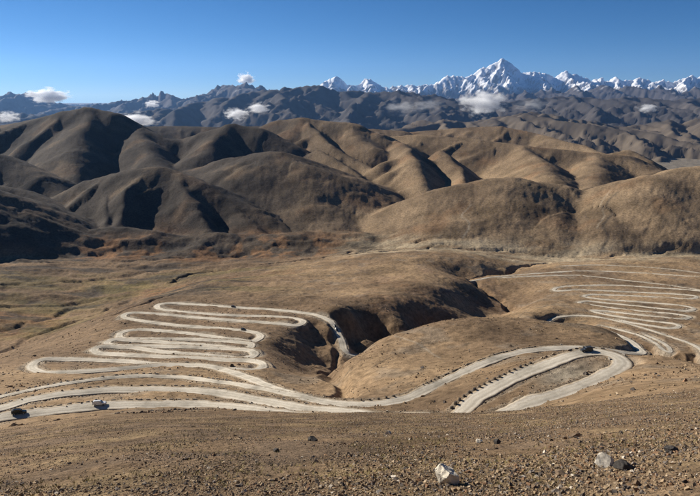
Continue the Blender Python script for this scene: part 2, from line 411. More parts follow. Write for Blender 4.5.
# ------------------------------------------------------------------ terrain grid (finer where the roads are)
pc = np.linspace(-0.79, 0.79, 800)
side = np.linspace(0.79, 2.2, 50)[1:] ** 1.0
pc = np.concatenate([-side[::-1], pc, side])
def lsp(a, b, n): return np.exp(np.linspace(math.log(a), math.log(b), n, endpoint=False))
yr = np.concatenate([lsp(.8, 8, 30), lsp(8, 60, 150), lsp(60, 150, 60), lsp(150, 430, 300), lsp(430, 720, 150), lsp(720, 1400, 140), lsp(1400, 5600, 200), lsp(5600, 9000, 15), [9000., 14000., 30000., 70000.]])
NR, NC = len(yr), len(pc)
PG, YG = np.meshgrid(pc, yr); XG = PG * YG
ZG = bilerp(PG, np.log(YG)) * YG - 1.7
far = yr > 2000
ZG = np.where(YG > 2100, zbase(YG), ZG)
hm = yr > 1080; hi = np.argmax(hm)
hz, hd, rav = hill_height(XG[hi:], YG[hi:])
zb_ = ZG[hi:]; kk = 42.0 * sstep(1180, 1330, YG[hi:]) + 8.0
fade = sstep(1120, 1230, YG[hi:])
hz = hz - (1 - fade) * 60
hrel = np.clip(hz - zb_, 0, 400)
hz2 = hz - (0.9 - rav) * np.clip(hrel, 0, 80) * 0.12 * np.clip(hd / 120, 0.1, 1)
hz2 = hz2 + (ridged(XG[hi:] / 62, YG[hi:] / 62, 4) - .78) * 2.6 * np.clip(hrel / 40, 0, 1) * np.clip(hd / 90, .15, 1)
h = np.clip(0.5 + 0.5 * (hz2 - zb_) / kk, 0, 1)
HZ = zb_ * (1 - h) + hz2 * h + kk * h * (1 - h)
ZG[hi:] = HZ
HILL = np.zeros_like(ZG); HILL[hi:] = sstep(5, 40, hrel)
# relief of the ground itself
damp = sstep(60, 250, YG)
ZG += (fbm(XG / 60, YG / 60, 5) * 1.5 * damp + (ridged(XG / 38 + 3, YG / 38, 4) - .8) * -2.0 * damp * sstep(300, 600, YG))
ZG += fbm(XG / 9, YG / 9, 4) * 0.16 + fbm(XG / 2.1, YG / 2.1, 3) * 0.05 * (1 - sstep(40, 90, YG))

wst = sstep(.0, -.2, PG) * sstep(620, 800, YG) * (1 - sstep(1500, 1700, YG))
ZG += wst * ((ridged(XG / 260, YG / 70 + 5, 5) - .75) * 7 + fbm(XG / 60, YG / 20, 4) * 1.3)
hum = (1 - .85 * HILL) * sstep(.10, .0, PG) * sstep(1150, 1260, YG) * (1 - sstep(1480, 1600, YG))
ZG += hum * ((ridged(XG / 170 + 2, YG / 120, 5, gain=.42) - .72) * 15 + fbm(XG / 22, YG / 22, 4) * 1.0)
bp_, _ = pe(306, 352)
ZG -= 4 * np.exp(-((PG - bp_) / .05) ** 2 - ((np.log(YG) - math.log(432)) / .125) ** 2) * (1 + .5 * fbm(XG / 16, YG / 16, 4))
# water-cut channels and terrace edges in the valley
def carve(pts, width, depth, jitter=0.0):
    C = curve(pts, max(2.0, width * .35)); ss = np.arange(len(C)) * max(2.0, width * .35)
    C[:, 0] += fbm(ss / 70, ss * 0 + pts[0][0], 4) * width * 1.6; C[:, 1] += fbm(ss / 55, ss * 0 + pts[0][1], 4) * width * 2.6
    wv = 1 + .7 * fbm(ss / 40, ss * 0 + 3.3, 3)
    for c, wf in zip(C, wv):
        r = width * 2.2
        i0, i1 = np.searchsorted(yr, (c[1] - r, c[1] + r)); j0, j1 = np.searchsorted(pc, ((c[0] - r) / c[1] - .004, (c[0] + r) / c[1] + .004))
        if i1 <= i0 or j1 <= j0: continue
        d = np.hypot(XG[i0:i1, j0:j1] - c[0], YG[i0:i1, j0:j1] - c[1])
        CH[i0:i1, j0:j1] = np.maximum(CH[i0:i1, j0:j1], depth * np.clip(wf, .1, 1.3) * np.clip(1.25 - d / width / np.clip(wf, .4, 1.6), 0, 1))
CH = np.zeros_like(ZG)
carve(L((100,311),(130,302),(165,292),(180,288)) , 7, 6)
carve(E((170,287,985),(185,277,1050),(205,270,1085),(240,269,1090),(280,265,1120),(330,262,1160),(390,257,1200),(450,252,1270)), 6, 6)
carve(E((512,313,775),(503,303,820),(492,297,850),(474,286,920),(468,281,950),(490,277,990),(520,270,1060),(545,263,1130)), 6, 7)
carve(E((330,262,1160),(380,252,1260),(420,249,1300),(470,250,1300),(520,247,1340),(580,249,1320),(640,246,1350)), 5, 4)
carve(E((390,243,1400),(450,246,1360),(500,243,1400),(560,245,1380)), 5, 4)
carve(E((0,352,615),(20,345,640),(45,335,690),(70,325,735),(100,312,800),(125,304,860)), 7, 4)
carve(E((0,330,710),(30,322,760),(60,312,810),(85,303,860)), 6, 3)
carve(E((0,285,960),(60,281,1000),(120,276,1060),(160,268,1110)), 6, 3)
carve(E((0,306,840),(50,304,860),(100,297,910)), 6, 2.5)
carve(E((350,398,240),(340,392,275),(331,382,350),(333,371,420),(344,361,500)), 5, 5)
carve(E((0,262,1150),(80,262,1160),(150,258,1210),(230,253,1260),(300,249,1310)), 6, 3)
carve(E((350,255,1220),(420,256,1220),(500,254,1240),(580,258,1190),(690,256,1210)), 4, 4)
carve(E((410,246,1350),(470,245,1360),(540,250,1300),(620,251,1290),(700,253,1260)), 4, 4)
carve(E((622,342,460),(640,347,450),(675,354,436),(720,362,420)), 13, 13)
ZG -= CH * (1 - HILL)

# road benches cut into the slope
def terrain_z(x, y):
    """height of the finished terrain sheet at plan points"""
    x = np.atleast_1d(np.asarray(x, float)); y = np.atleast_1d(np.asarray(y, float))
    i = np.clip(np.searchsorted(yr, y) - 1, 0, NR - 2); a = (y - yr[i]) / (yr[i + 1] - yr[i])
    p = x / y; j = np.clip(np.searchsorted(pc, p) - 1, 0, NC - 2); b = (p - pc[j]) / (pc[j + 1] - pc[j])
    return ZG[i, j] * (1 - a) * (1 - b) + ZG[i + 1, j] * a * (1 - b) + ZG[i, j + 1] * (1 - a) * b + ZG[i + 1, j + 1] * a * b
RD = np.full_like(ZG, 1e9); RZ = np.zeros_like(ZG)
lines = {}
for nm, (pts, w) in roads.items():
    C = curve(pts, 1.5)
    z = bilerp(C[:, 0] / C[:, 1], np.log(C[:, 1])) * C[:, 1] - 1.7
    n = 12
    zp = np.concatenate([np.full(n, z[0]), z, np.full(n, z[-1])]); z = np.convolve(zp, np.ones(2 * n + 1) / (2 * n + 1), 'valid')
    C[:, 2] = z; lines[nm] = (C, w)
    rad = w / 2 + 8
    for c in C:
        i0, i1 = np.searchsorted(yr, (c[1] - rad, c[1] + rad)); j0, j1 = np.searchsorted(pc, ((c[0] - rad) / c[1] - .01, (c[0] + rad) / c[1] + .01))
        if i1 <= i0 or j1 <= j0: continue
        d = np.hypot(XG[i0:i1, j0:j1] - c[0], YG[i0:i1, j0:j1] - c[1]) - w / 2
        s = d < RD[i0:i1, j0:j1]
        RD[i0:i1, j0:j1] = np.where(s, d, RD[i0:i1, j0:j1]); RZ[i0:i1, j0:j1] = np.where(s, c[2], RZ[i0:i1, j0:j1])
wgt = 1 - sstep(0.9, 4.6, RD + 1.2 * fbm(XG / 6, YG / 6, 3))
ZG = ZG * (1 - wgt) + (RZ - 0.16) * wgt

# ------------------------------------------------------------------ ground colours (albedo of soil, scrub and scree; backlit shade painted on the left hills)
n_a = fbm(XG / 160, YG / 160, 5); n_b = fbm(XG / 420 + 9, YG / 420, 5); n_c = fbm(XG / 35 - 4, YG / 35, 4)
tan = np.array([.285, .196, .114]); brown = np.array([.172, .117, .072]); rust = np.array([.24, .13, .065]); olive = np.array([.16, .125, .06])
dark = np.array([.060, .052, .044]); grey = np.array([.20, .165, .125]); pale = np.array([.43, .38, .30])
def mixc(c, b, t): t = np.clip(t, 0, 1)[..., None]; return c * (1 - t) + b * t
C_ = np.broadcast_to(tan, XG.shape + (3,)).copy()
C_ = mixc(C_, brown, .5 + .9 * n_a)
C_ = mixc(C_, grey, sstep(.15, .6, n_c) * .45)
nearw = 1 - sstep(60, 130, YG)
C_ = mixc(C_, np.array([.205, .139, .084]), nearw * .9)
nf = fbm(XG / 5 + 3, YG / 7, 4)
C_ = mixc(C_, np.array([.29, .21, .115]), nearw * sstep(.05, .5, nf) * .5)
C_ = mixc(C_, np.array([.17, .125, .09]), nearw * sstep(-.05, -.5, nf) * .5)
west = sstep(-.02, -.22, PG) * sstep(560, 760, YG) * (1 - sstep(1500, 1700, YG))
C_ = mixc(C_, brown, west * .8)
C_ = mixc(C_, rust, west * sstep(-.1, .4, n_b + .6 * n_a) * .7)
C_ = mixc(C_, olive, west * sstep(.0, .4, fbm(XG / 230 + 40, YG / 90, 4)) * (1 - sstep(1050, 1150, YG)) * .7)
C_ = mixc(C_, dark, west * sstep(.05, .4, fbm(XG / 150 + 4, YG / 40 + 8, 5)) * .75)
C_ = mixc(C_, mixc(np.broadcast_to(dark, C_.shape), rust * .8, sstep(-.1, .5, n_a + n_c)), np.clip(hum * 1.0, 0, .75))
C_ = mixc(C_, brown, sstep(.02, -.06, PG) * sstep(300, 340, YG) * (1 - sstep(640, 720, YG)) * .8)
for ou, oy, ow, ol in ((135, 945, .07, .05), (150, 985, .06, .03), (60, 775, .07, .06), (15, 700, .08, .05), (20, 880, .09, .03), (90, 1010, .07, .03)):
    op, _ = pe(ou, 300)
    C_ = mixc(C_, np.array([.17, .135, .045]), np.clip(np.exp(-((PG - op) / ow) ** 2 - ((np.log(YG) - math.log(oy)) / ol) ** 2) * (1.0 + 1.6 * n_c), 0, .85) * .4 * (HILL < .5))
bank = sstep(-.01, .05, PG) * (1 - sstep(.25, .33, PG)) * sstep(500, 560, YG) * (1 - sstep(900, 1000, YG)) 
C_ = mixc(C_, rust, bank * sstep(.0, .4, n_c + .3 * n_a) * .3)
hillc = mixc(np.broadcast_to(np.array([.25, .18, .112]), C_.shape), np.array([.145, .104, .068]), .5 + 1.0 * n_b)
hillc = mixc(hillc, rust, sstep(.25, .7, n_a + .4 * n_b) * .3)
hillc = mixc(hillc, np.array([.050, .043, .037]), sstep(.0, -.22, PG + .10 * n_b - .04) * (.93 - .3 * sstep(.1, .6, n_a)))  # near-black towards the left: backlit shade of those hills painted into their colour
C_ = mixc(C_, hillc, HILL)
C_ = mixc(C_, np.array([.36, .29, .195]), sstep(-.06, .04, PG) * sstep(1080, 1150, YG) * (1 - sstep(1330, 1450, YG)) * (1 - HILL) * np.clip(.65 + .9 * fbm(XG / 120, YG / 30, 4), 0, .9))
C_ = mixc(C_, np.array([.21, .18, .14]), sstep(5600, 6200, YG))
# pale scree spilling round the benches
C_ = mixc(C_, pale, (1 - sstep(-.5, 5.0, RD + 3.5 * n_c)) * (.3 + .25 * sstep(300, 360, YG)))
C_ = mixc(C_, np.array([.31, .265, .20]), np.exp(-(((PG - .405) / .05) ** 2 + ((np.log(YG) - math.log(199)) / .05) ** 2)) * .8)
scr = sstep(0, 30, 1) * np.exp(-(((PG - .475) / .085) ** 2 + ((np.log(YG) - math.log(735)) / .12) ** 2))
C_ = mixc(C_, pale, np.clip(scr * (.9 + 1.2 * n_c), 0, .85))
def hit(u, v, ymax=160.0, ymin=3.0):
    """where a sight line meets the near slope"""
    p, e = pe(u, v); ys = np.exp(np.linspace(math.log(ymin), math.log(ymax), 3000))
    z = terrain_z(p * ys, ys); k = np.argmax(z >= e * ys)
    if z[k] < e * ys[k]: k = len(ys) - 1
    return np.array([p * ys[k], ys[k], z[k]])


def trail(uv, width, col, amt, ymin, ymax):
    """a worn path on the soil: follows the finished ground between surveyed sight lines"""
    C = curve([hit(u, v, ymax, ymin) for u, v in uv], width * .6)
    C[:, 0] += fbm(C[:, 1] / 40, C[:, 0] / 40, 3) * width
    for c in C:
        r = width * 1.6
        i0, i1 = np.searchsorted(yr, (c[1] - r, c[1] + r)); j0, j1 = np.searchsorted(pc, ((c[0] - r) / c[1] - .002, (c[0] + r) / c[1] + .002))
        if i1 <= i0 or j1 <= j0: continue
        d = np.hypot(XG[i0:i1, j0:j1] - c[0], YG[i0:i1, j0:j1] - c[1])
        TR[i0:i1, j0:j1] = np.maximum(TR[i0:i1, j0:j1], amt * np.clip(1.4 - d / width, 0, 1))
for uvs, wd, colr, amt, y0, y1 in [
    ([(300,299),(345,296),(400,294),(450,292),(478,290)], 1.6, dark, .5, 500, 900),
    ([(262,300),(300,286),(330,276),(360,268)], 1.4, dark, .4, 500, 1100),
    ([(617,192),(607,205),(612,214),(603,226),(608,238),(603,248)], 3.5, dark, .6, 1150, 1800),
    ([(611,190),(601,204),(604,216),(597,228)], 2.2, pale, .25, 1150, 1800),
    ([(470,205),(462,216),(470,226),(462,238)], 2.5, pale, .35, 1150, 1800),
    ([(395,336),(420,345),(440,358)], .9, pale, .3, 220, 420), ([(365,372),(385,360),(410,350),(440,344)], .8, dark, .35, 220, 420),
    ([(520,336),(560,334),(600,338)], 1.0, dark, .35, 220, 420),
    ([(0,440),(40,430),(90,422),(140,417),(190,414)], .5, dark, .45, 30, 180)]:
    TR = np.zeros_like(ZG); trail(uvs, wd, colr, amt, y0, y1); C_ = mixc(C_, colr, TR)
C_ = C_ * 1.08
V = np.stack([XG, YG, ZG], -1).reshape(-1, 3)
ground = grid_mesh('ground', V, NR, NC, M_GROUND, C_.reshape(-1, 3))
ground['kind'] = 'structure'

# ------------------------------------------------------------------ road surfaces
def ribbon(name, C, w):
    t = np.gradient(C[:, :2], axis=0); t /= np.linalg.norm(t, axis=1)[:, None] + 1e-9
    nrm = np.stack([-t[:, 1], t[:, 0]], 1)
    s = np.arange(len(C)) * 1.5
    sd = len(name) * 3.7
    wl_ = w / 2 + .15 + .75 * fbm(s / 13, s * 0 + sd, 4); wr_ = w / 2 + .15 + .75 * fbm(s / 11, s * 0 + sd + 9, 4)
    prof = [(-1.06, -.55), (-1, 0), (-.75, .03), (-.5, -.03), (-.25, .03), (0, .07), (.25, .03), (.5, -.03), (.75, .03), (1, 0), (1.06, -.55)]
    k_ = np.minimum(np.arange(len(C)), np.arange(len(C))[::-1]); C = C.copy(); C[:, 2] -= .32 * (1 - sstep(0, 7, k_))
    V = []
    for f, dz in prof:
        ww = np.where(f < 0, wl_, wr_)
        xy = C[:, :2] + nrm * (f * ww)[:, None]
        V.append(np.concatenate([xy, (C[:, 2] + dz)[:, None]], 1))
    V = np.stack(V, 1)[:, ::-1].reshape(-1, 3)
    o = grid_mesh(name, V, len(C), len(prof), M_ROAD)
    a = o.data.attributes.new('across', 'FLOAT', 'POINT')
    a.data.foreach_set('value', np.tile((np.array([f for f, _ in prof])[::-1] * .47 + .5), len(C)).astype(np.float32))
    o['kind'] = 'structure'
    return o
for nm, (C, w) in lines.items():
    ribbon(nm, C, w)

# ------------------------------------------------------------------ far mountain ranges
def mountain_range(name, sky_uv, Yc, front, back, slope, seed, spur_px, rough, rowsn, colf, zfloor, cols=520, drop=(.25, .5)):
    rg = np.random.default_rng(seed)
    S = np.array(sky_uv, float)
    p, e = pe(S[:, 0], S[:, 1])
    us = np.linspace(p[0], p[-1], cols)
    ys = np.concatenate([np.linspace(Yc - front, Yc + back * .15, rowsn), np.linspace(Yc + back * .15, Yc + back, 16)[1:]])
    Pm, Ym = np.meshgrid(us, ys); Xm = Pm * Ym
    sc = front * .25
    wx = fbm(Xm / sc / 1.6, Ym / sc / 1.6, 5) * sc * .22; wy = fbm(Xm / sc / 1.6 + 20, Ym / sc / 1.6 + 7, 5) * sc * .22
    Xw = Xm + wx; Yw = Ym + wy
    # crest line
    cx = p * Yc; cz = e * Yc
    crest = np.interp(Xw, cx, cz)
    jag = (ridged(Xw / sc * 2.3, Yw * 0 + seed, 4) - .75) * rough * .6
    yc_l = Yc + fbm(Xm / sc / 2, Xm * 0 + seed, 3) * sc * .25
    d = np.abs(Yw - yc_l); kr = sc * .02
    Z = crest + jag - slope * (np.sqrt(d * d + kr * kr) - kr)
    # side spurs running down from the crest towards the valley
    u = S[0, 0]
    while u < S[-1, 0]:
        v = np.interp(u, S[:, 0], S[:, 1]); q0 = np.array([pe(u, v)[0] * Yc, Yc, pe(u, v)[1] * Yc])
        ln = front * rg.uniform(.55, .98); zl = zfloor + (q0[2] - zfloor) * rg.uniform(.0, .22)
        q1 = q0 + np.array([rg.normal(0, .22) * ln, -ln * .55, (zl - q0[2]) * rg.uniform(*drop)])
        q2 = np.array([q1[0] + rg.normal(0, .16) * ln, Yc - ln, zl])
        for a, b in ((q0, q1), (q1, q2)):
            ab = b[:2] - a[:2]; t = np.clip(((Xw - a[0]) * ab[0] + (Yw - a[1]) * ab[1]) / (ab @ ab), 0, 1)
            dd = np.hypot(Xw - a[0] - t * ab[0], Yw - a[1] - t * ab[1])
            Z = np.maximum(Z, a[2] + t * (b[2] - a[2]) - slope * 1.05 * (np.sqrt(dd * dd + kr * kr) - kr) - rough * .04)
        u += spur_px * rg.uniform(.6, 1.4)
    amt = np.clip((crest - Z) / (rough * 1.2), .22, 1)
    Z = Z + (ridged(Xm / sc * 1.6 + seed, Ym / sc * 1.6, 6) - .78) * rough * amt
    Z = Z + (ridged(Xm / sc * 5.3 + seed, Ym / sc * 5.3, 4) - .78) * rough * .3 * amt
    Z = np.maximum(Z, zfloor + fbm(Xm / sc, Ym / sc, 3) * 20)
    gx = np.gradient(Z, axis=1) / np.gradient(Xm, axis=1); gy = np.gradient(Z, axis=0) / np.gradient(Ym, axis=0)
    C = colf(Xm, Ym, Z, np.hypot(gx, gy), sc)
    o = grid_mesh(name, np.stack([Xm, Ym, Z], -1).reshape(-1, 3), len(ys), len(us), M_MTN, C.reshape(-1, 3))
    o['kind'] = 'structure'
    return o
def rock_col(base, alt, amp=.35):
    base = np.array(base); alt = np.array(alt)
    def f(X, Y, Z, g, sc):
        n = fbm(X / sc, Y / sc, 5)
        return mixc(np.broadcast_to(base, X.shape + (3,)).copy(), alt, .5 + amp * 2 * n)
    return f
def snow_col(line, soft, steep=1.25, base=(.16, .13, .11)):
    rk = rock_col(base, (.085, .075, .07))
    def f(X, Y, Z, g, sc):
        n = fbm(X / sc * 2.5, Y / sc * 2.5, 5)
        s = sstep(line - soft, line + soft, Z + n * soft * 1.6) * (1 - sstep(steep, steep * 1.5, g + .25 * n))
        return mixc(rk(X, Y, Z, g, sc), np.array([.93, .93, .94]), s)
    return f
mountain_range('brown_mountains', [(-120,150),(150,150),(330,140),(380,132),(420,121),(445,118),(470,121),(500,114),(530,111),(560,117),(590,121),(620,127),(640,124),(660,118),(680,121),(700,114),(730,110),(780,116),(860,112)],
    10500, 3900, 2500, .50, 3, 16, 160, 80, rock_col((.155, .122, .088), (.085, .07, .056)), -840)
mountain_range('dark_mountains', [(-160,104),(0,112),(50,114),(90,116),(120,113),(150,109),(185,107),(215,100),(250,92),(270,89),(292,86),(305,85),(320,83),(335,88),(352,91),(372,91),(390,89),(405,92),(430,93),(455,98),(480,102),(510,100),(540,97),(570,95),(600,98),(640,96),(670,99),(700,97),(760,94),(860,96)],
    17500, 5600, 4000, .52, 5, 18, 260, 80, rock_col((.095, .083, .075), (.055, .05, .048)), -1000)
mountain_range('blue_mountains', [(-200,98),(-120,92),(-60,97),(0,97),(12,92),(22,90.5),(32,91),(40,94),(52,97),(62,101),(78,105),(92,106),(104,104),(116,100),(128,98),(140,98),(150,96),(160,92),(169,89.5),(176,95),(184,97),(192,95),(204,93),(211,88),(218,84),(228,82),(238,83),(250,82),(258,84),(272,88),(300,91),(350,95),(420,97),(450,96),(475,97),(492,92),(503,95),(521,87),(534,93),(548,86),(560,92),(578,84),(592,91),(606,83),(618,90),(634,84.5),(648,92),(664,85),(678,91),(693,84),(706,90),(730,86),(800,88),(860,90)],
    29000, 6500, 5000, .55, 8, 14, 800, 64, snow_col(1000, 500, .9, (.085, .078, .08)), -1000, 900)
mountain_range('snow_mountains', [(-200,103),(100,103),(250,98),(300,95),(318,87),(325,80),(331,76.5),(336,75),(341,78.5),(346,83),(354,86),(361,82),(366,78.5),(369,76.5),(374,80),(380,85),(388,86.5),(398,85),(408,84),(416,86),(428,83),(438,82),(444,78.5),(450,75),(456,74),(463,76.5),(468,75),(474,72),(480,67.5),(486,66),(492,64),(497,61),(500,58),(502.5,56.5),(505,58),(509,61),(514,66),(520,73),(526,71.5),(535,71.5),(543,72),(549,75),(555,76),(560,72),(564,70),(568,70.5),(573,74),(577,73),(582,77),(590,80),(597,78),(603,76),(608,78.5),(613,80),(618,76),(622,80),(630,79),(636,76.5),(641,78),(648,79.5),(656,82),(664,79),(672,81),(680,79),(686,76.5),(692,74),(697,77),(706,74),(716,80),(740,82),(780,80),(860,85)],
    46000, 5200, 3500, .85, 12, 8, 560, 72, snow_col(380, 380, 1.6), -1000, 980, (.35, .65))

# ------------------------------------------------------------------ helpers for things
def tag(o, label, cat, group=None):
    o['label'] = label; o['category'] = cat
    if group: o['group'] = group
    return o
def mesh_obj(name, verts, faces, material, parent=None, smooth=False):
    me = bpy.data.meshes.new(name); me.from_pydata([tuple(v) for v in verts], [], faces); me.update()
    me.materials.append(material)
    if smooth: me.polygons.foreach_set('use_smooth', [True] * len(me.polygons))
    o = bpy.data.objects.new(name, me); COL.objects.link(o)
    if parent is not None: o.parent = parent
    return o
def bm_obj(name, bm, material, parent=None, smooth=False):
    me = bpy.data.meshes.new(name); bm.normal_update(); bm.to_mesh(me); bm.free(); me.materials.append(material)
    if smooth: me.polygons.foreach_set('use_smooth', [True] * len(me.polygons))
    o = bpy.data.objects.new(name, me); COL.objects.link(o)
    if parent is not None: o.parent = parent
    return o
# ------------------------------------------------------------------ loose stones on the near slope
def stone_material():
    m, nd, lk, b = mat('scree_stone', 0.9)
    at = nd.new('ShaderNodeAttribute'); at.attribute_name = 'Col'; at.attribute_type = 'INSTANCER'
    geo = nd.new('ShaderNodeNewGeometry')
    n = nnoise(nd, lk, 30.0, 5, 0.65, geo.outputs['Position'])
    r = nramp(nd, lk, n.outputs['Fac'], [(0.3, 0.65), (0.7, 1.25)])
    lk.new(nmix(nd, lk, at.outputs['Color'], r.outputs['Color'], 0.8), b.inputs['Base Color'])
    return m
M_STONE = stone_material()
cubef = np.array([(0,3,2,1),(4,5,6,7),(0,1,5,4),(1,2,6,5),(2,3,7,6),(3,0,4,7)])
def stones(name, X, Y, size, pal, prob, label, rg):
    """loose stones: one point cloud, stones grown on it by geometry nodes"""
    n = len(X)
    Z = terrain_z(X, Y) + size * .15
    c = np.array(pal)[rg.choice(len(pal), n, p=prob)] * rg.uniform(.75, 1.2, (n, 1))
    me = bpy.data.meshes.new(name); me.vertices.add(n)
    me.vertices.foreach_set('co', np.stack([X, Y, Z], -1).astype(np.float32).ravel())
    def vec(nm, A): me.attributes.new(nm, 'FLOAT_VECTOR', 'POINT').data.foreach_set('vector', A.astype(np.float32).ravel())
    vec('turn', np.stack([rg.normal(0, .5, n), rg.normal(0, .5, n), rg.uniform(0, 6.28, n)], -1))
    vec('size', size[:, None] * np.stack([rg.uniform(.7, 1.35, n), rg.uniform(.55, 1.1, n), rg.uniform(.45, 1.0, n)], -1))
    me.attributes.new('pick', 'INT', 'POINT').data.foreach_set('value', rg.integers(0, 6, n).astype(np.int32))
    me.attributes.new('Col', 'FLOAT_COLOR', 'POINT').data.foreach_set('color', np.concatenate([c, np.ones((n, 1))], 1).astype(np.float32).ravel())
    o = bpy.data.objects.new(name, me); COL.objects.link(o); o['kind'] = 'stuff'
    tag(o, label, name)
    ng = bpy.data.node_groups.new('gravel', 'GeometryNodeTree')
    ng.interface.new_socket('Geometry', in_out='INPUT', socket_type='NodeSocketGeometry'); ng.interface.new_socket('Geometry', in_out='OUTPUT', socket_type='NodeSocketGeometry')
    N, K = ng.nodes, ng.links
    gi, go = N.new('NodeGroupInput'), N.new('NodeGroupOutput')
    jn = N.new('GeometryNodeJoinGeometry')
    for k in range(6):
        if k % 2:
            b = N.new('GeometryNodeMeshIcoSphere'); b.inputs['Radius'].default_value = 1.0; b.inputs['Subdivisions'].default_value = 1
        else:
            b = N.new('GeometryNodeMeshCube'); b.inputs['Size'].default_value = (1.5, 1.5, 1.5)
        rv = N.new('FunctionNodeRandomValue'); rv.data_type = 'FLOAT_VECTOR'; rv.inputs['Min'].default_value = (-.42, -.42, -.42); rv.inputs['Max'].default_value = (.42, .42, .42); rv.inputs['Seed'].default_value = k * 7 + 3
        sp = N.new('GeometryNodeSetPosition'); K.new(b.outputs['Mesh'], sp.inputs['Geometry']); K.new(rv.outputs['Value'], sp.inputs['Offset'])
        sm = N.new('GeometryNodeSetMaterial'); sm.inputs['Material'].default_value = M_STONE; K.new(sp.outputs['Geometry'], sm.inputs['Geometry'])
        gt = N.new('GeometryNodeGeometryToInstance'); K.new(sm.outputs['Geometry'], gt.inputs[0]); K.new(gt.outputs[0], jn.inputs[0])
    def na(nm, t):
        a = N.new('GeometryNodeInputNamedAttribute'); a.data_type = t; a.inputs['Name'].default_value = nm; return a.outputs['Attribute']
    ip = N.new('GeometryNodeInstanceOnPoints'); ip.inputs['Pick Instance'].default_value = True
    K.new(gi.outputs[0], ip.inputs['Points']); K.new(jn.outputs[0], ip.inputs['Instance']); K.new(na('pick', 'INT'), ip.inputs['Instance Index'])
    er = N.new('FunctionNodeEulerToRotation'); K.new(na('turn', 'FLOAT_VECTOR'), er.inputs[0]); K.new(er.outputs[0], ip.inputs['Rotation']); K.new(na('size', 'FLOAT_VECTOR'), ip.inputs['Scale'])
    K.new(ip.outputs[0], go.inputs[0])
    md = o.modifiers.new('stones', 'NODES'); md.node_group = ng
    return o
PAL = [(.29,.205,.122),(.19,.13,.08),(.36,.27,.175),(.11,.09,.075),(.25,.145,.08),(.54,.46,.36),(.2,.165,.135),(.07,.056,.047)]
PRB = [.27,.21,.14,.12,.11,.025,.075,.05]
rg = np.random.default_rng(21)
n = 280000
Y = np.exp(rg.uniform(math.log(5.5), math.log(110), n)); X = rg.uniform(-.88, .88, n) * Y
keep = rg.random(n) < np.clip(.6 + 1.1 * fbm(X / 4.1, Y / 4.1, 4), .06, 1) * (1 - sstep(30, 110, Y) * .6)
X, Y = X[keep], Y[keep]; n = len(X)
size = np.maximum(np.exp(rg.normal(math.log(.0125), .62, n)), Y * .0007 * rg.uniform(.6, 1.4, n))
size *= .75 + .4 * sstep(-.35, .45, X / Y + .25 * fbm(X / 7, Y / 7, 2)); size = np.minimum(size, .04 + Y * .0009)
stones('gravel', X, Y, size, PAL, PRB, 'loose brown and grey gravel strewn over the near slope', rg)
# rubble pushed to the road edges and boulders strewn over the slopes between them
X, Y = [], []
for nm, (C, w) in lines.items():
    if C[:, 1].min() > 560: continue
    m = int(len(C) * 8); k = rg.integers(1, len(C) - 1, m); t = C[k + 1, :2] - C[k - 1, :2]; t /= np.linalg.norm(t, axis=1)[:, None] + 1e-9
    o_ = (w / 2 + .1 + np.abs(rg.normal(0, 1.3, m))) * rg.choice([-1, 1], m)
    X.append(C[k, 0] - t[:, 1] * o_ + rg.normal(0, .6, m)); Y.append(C[k, 1] + t[:, 0] * o_ + rg.normal(0, .6, m))
X = np.concatenate(X); Y = np.concatenate(Y)
stones('rubble', X, Y, np.exp(rg.normal(math.log(.13), .5, len(X))), PAL[:4] + [(.42,.36,.27)], [.3,.25,.2,.1,.15], 'small broken rubble spilled along the road edges', rg)
n = 30000
Y = np.exp(rg.uniform(math.log(120), math.log(650), n)); X = rg.uniform(-.7, .7, n) * Y
iy = np.clip(np.searchsorted(yr, Y), 0, NR - 1); ix = np.clip(np.searchsorted(pc, X / Y), 0, NC - 1)
keep = (RD[iy, ix] > 1.0) & (rg.random(n) < np.clip(.35 + 1.2 * fbm(X / 30, Y / 30, 4), .03, 1)); X, Y = X[keep], Y[keep]
stones('boulders', X, Y, np.exp(rg.normal(math.log(.2), .5, len(X))) * (.6 + Y / 600), PAL[:5], [.3,.3,.1,.18,.12], 'small boulders strewn over the slopes between the roads', rg)

# straw-coloured tufts
def tufts(n, seed):
    rg = np.random.default_rng(seed); V = []; F = []
    for i in range(n):
        y = math.exp(rg.uniform(math.log(7), math.log(70))); x = rg.uniform(-.8, .8) * y
        if perlin(np.array([x / 5.]), np.array([y / 5.]))[0] < rg.uniform(-.1, .5): continue
        z = float(terrain_z(x, y)[0]) - .01; r = rg.uniform(.03, .08) + y * .0012
        for k in range(11):
            a = rg.uniform(0, 6.28); b0 = rg.uniform(0, .6) * r; lean = rg.uniform(.3, 1.1) * r; hh = rg.uniform(.5, 1.2) * r
            bx, by = x + math.cos(a) * b0, y + math.sin(a) * b0; w = .1 * r
            i0 = len(V)
            V += [(bx - math.sin(a) * w, by + math.cos(a) * w, z), (bx + math.sin(a) * w, by - math.cos(a) * w, z), (bx + math.cos(a) * lean, by + math.sin(a) * lean, z + hh)]
            F.append((i0, i0 + 1, i0 + 2))
    o = mesh_obj('dry_grass', V, F, plain('dry_grass', (.27, .21, .085), .9, .35, 3.0)); o['kind'] = 'stuff'
    tag(o, 'sparse straw coloured grass tufts among the gravel', 'grass')
tufts(7000, 5)

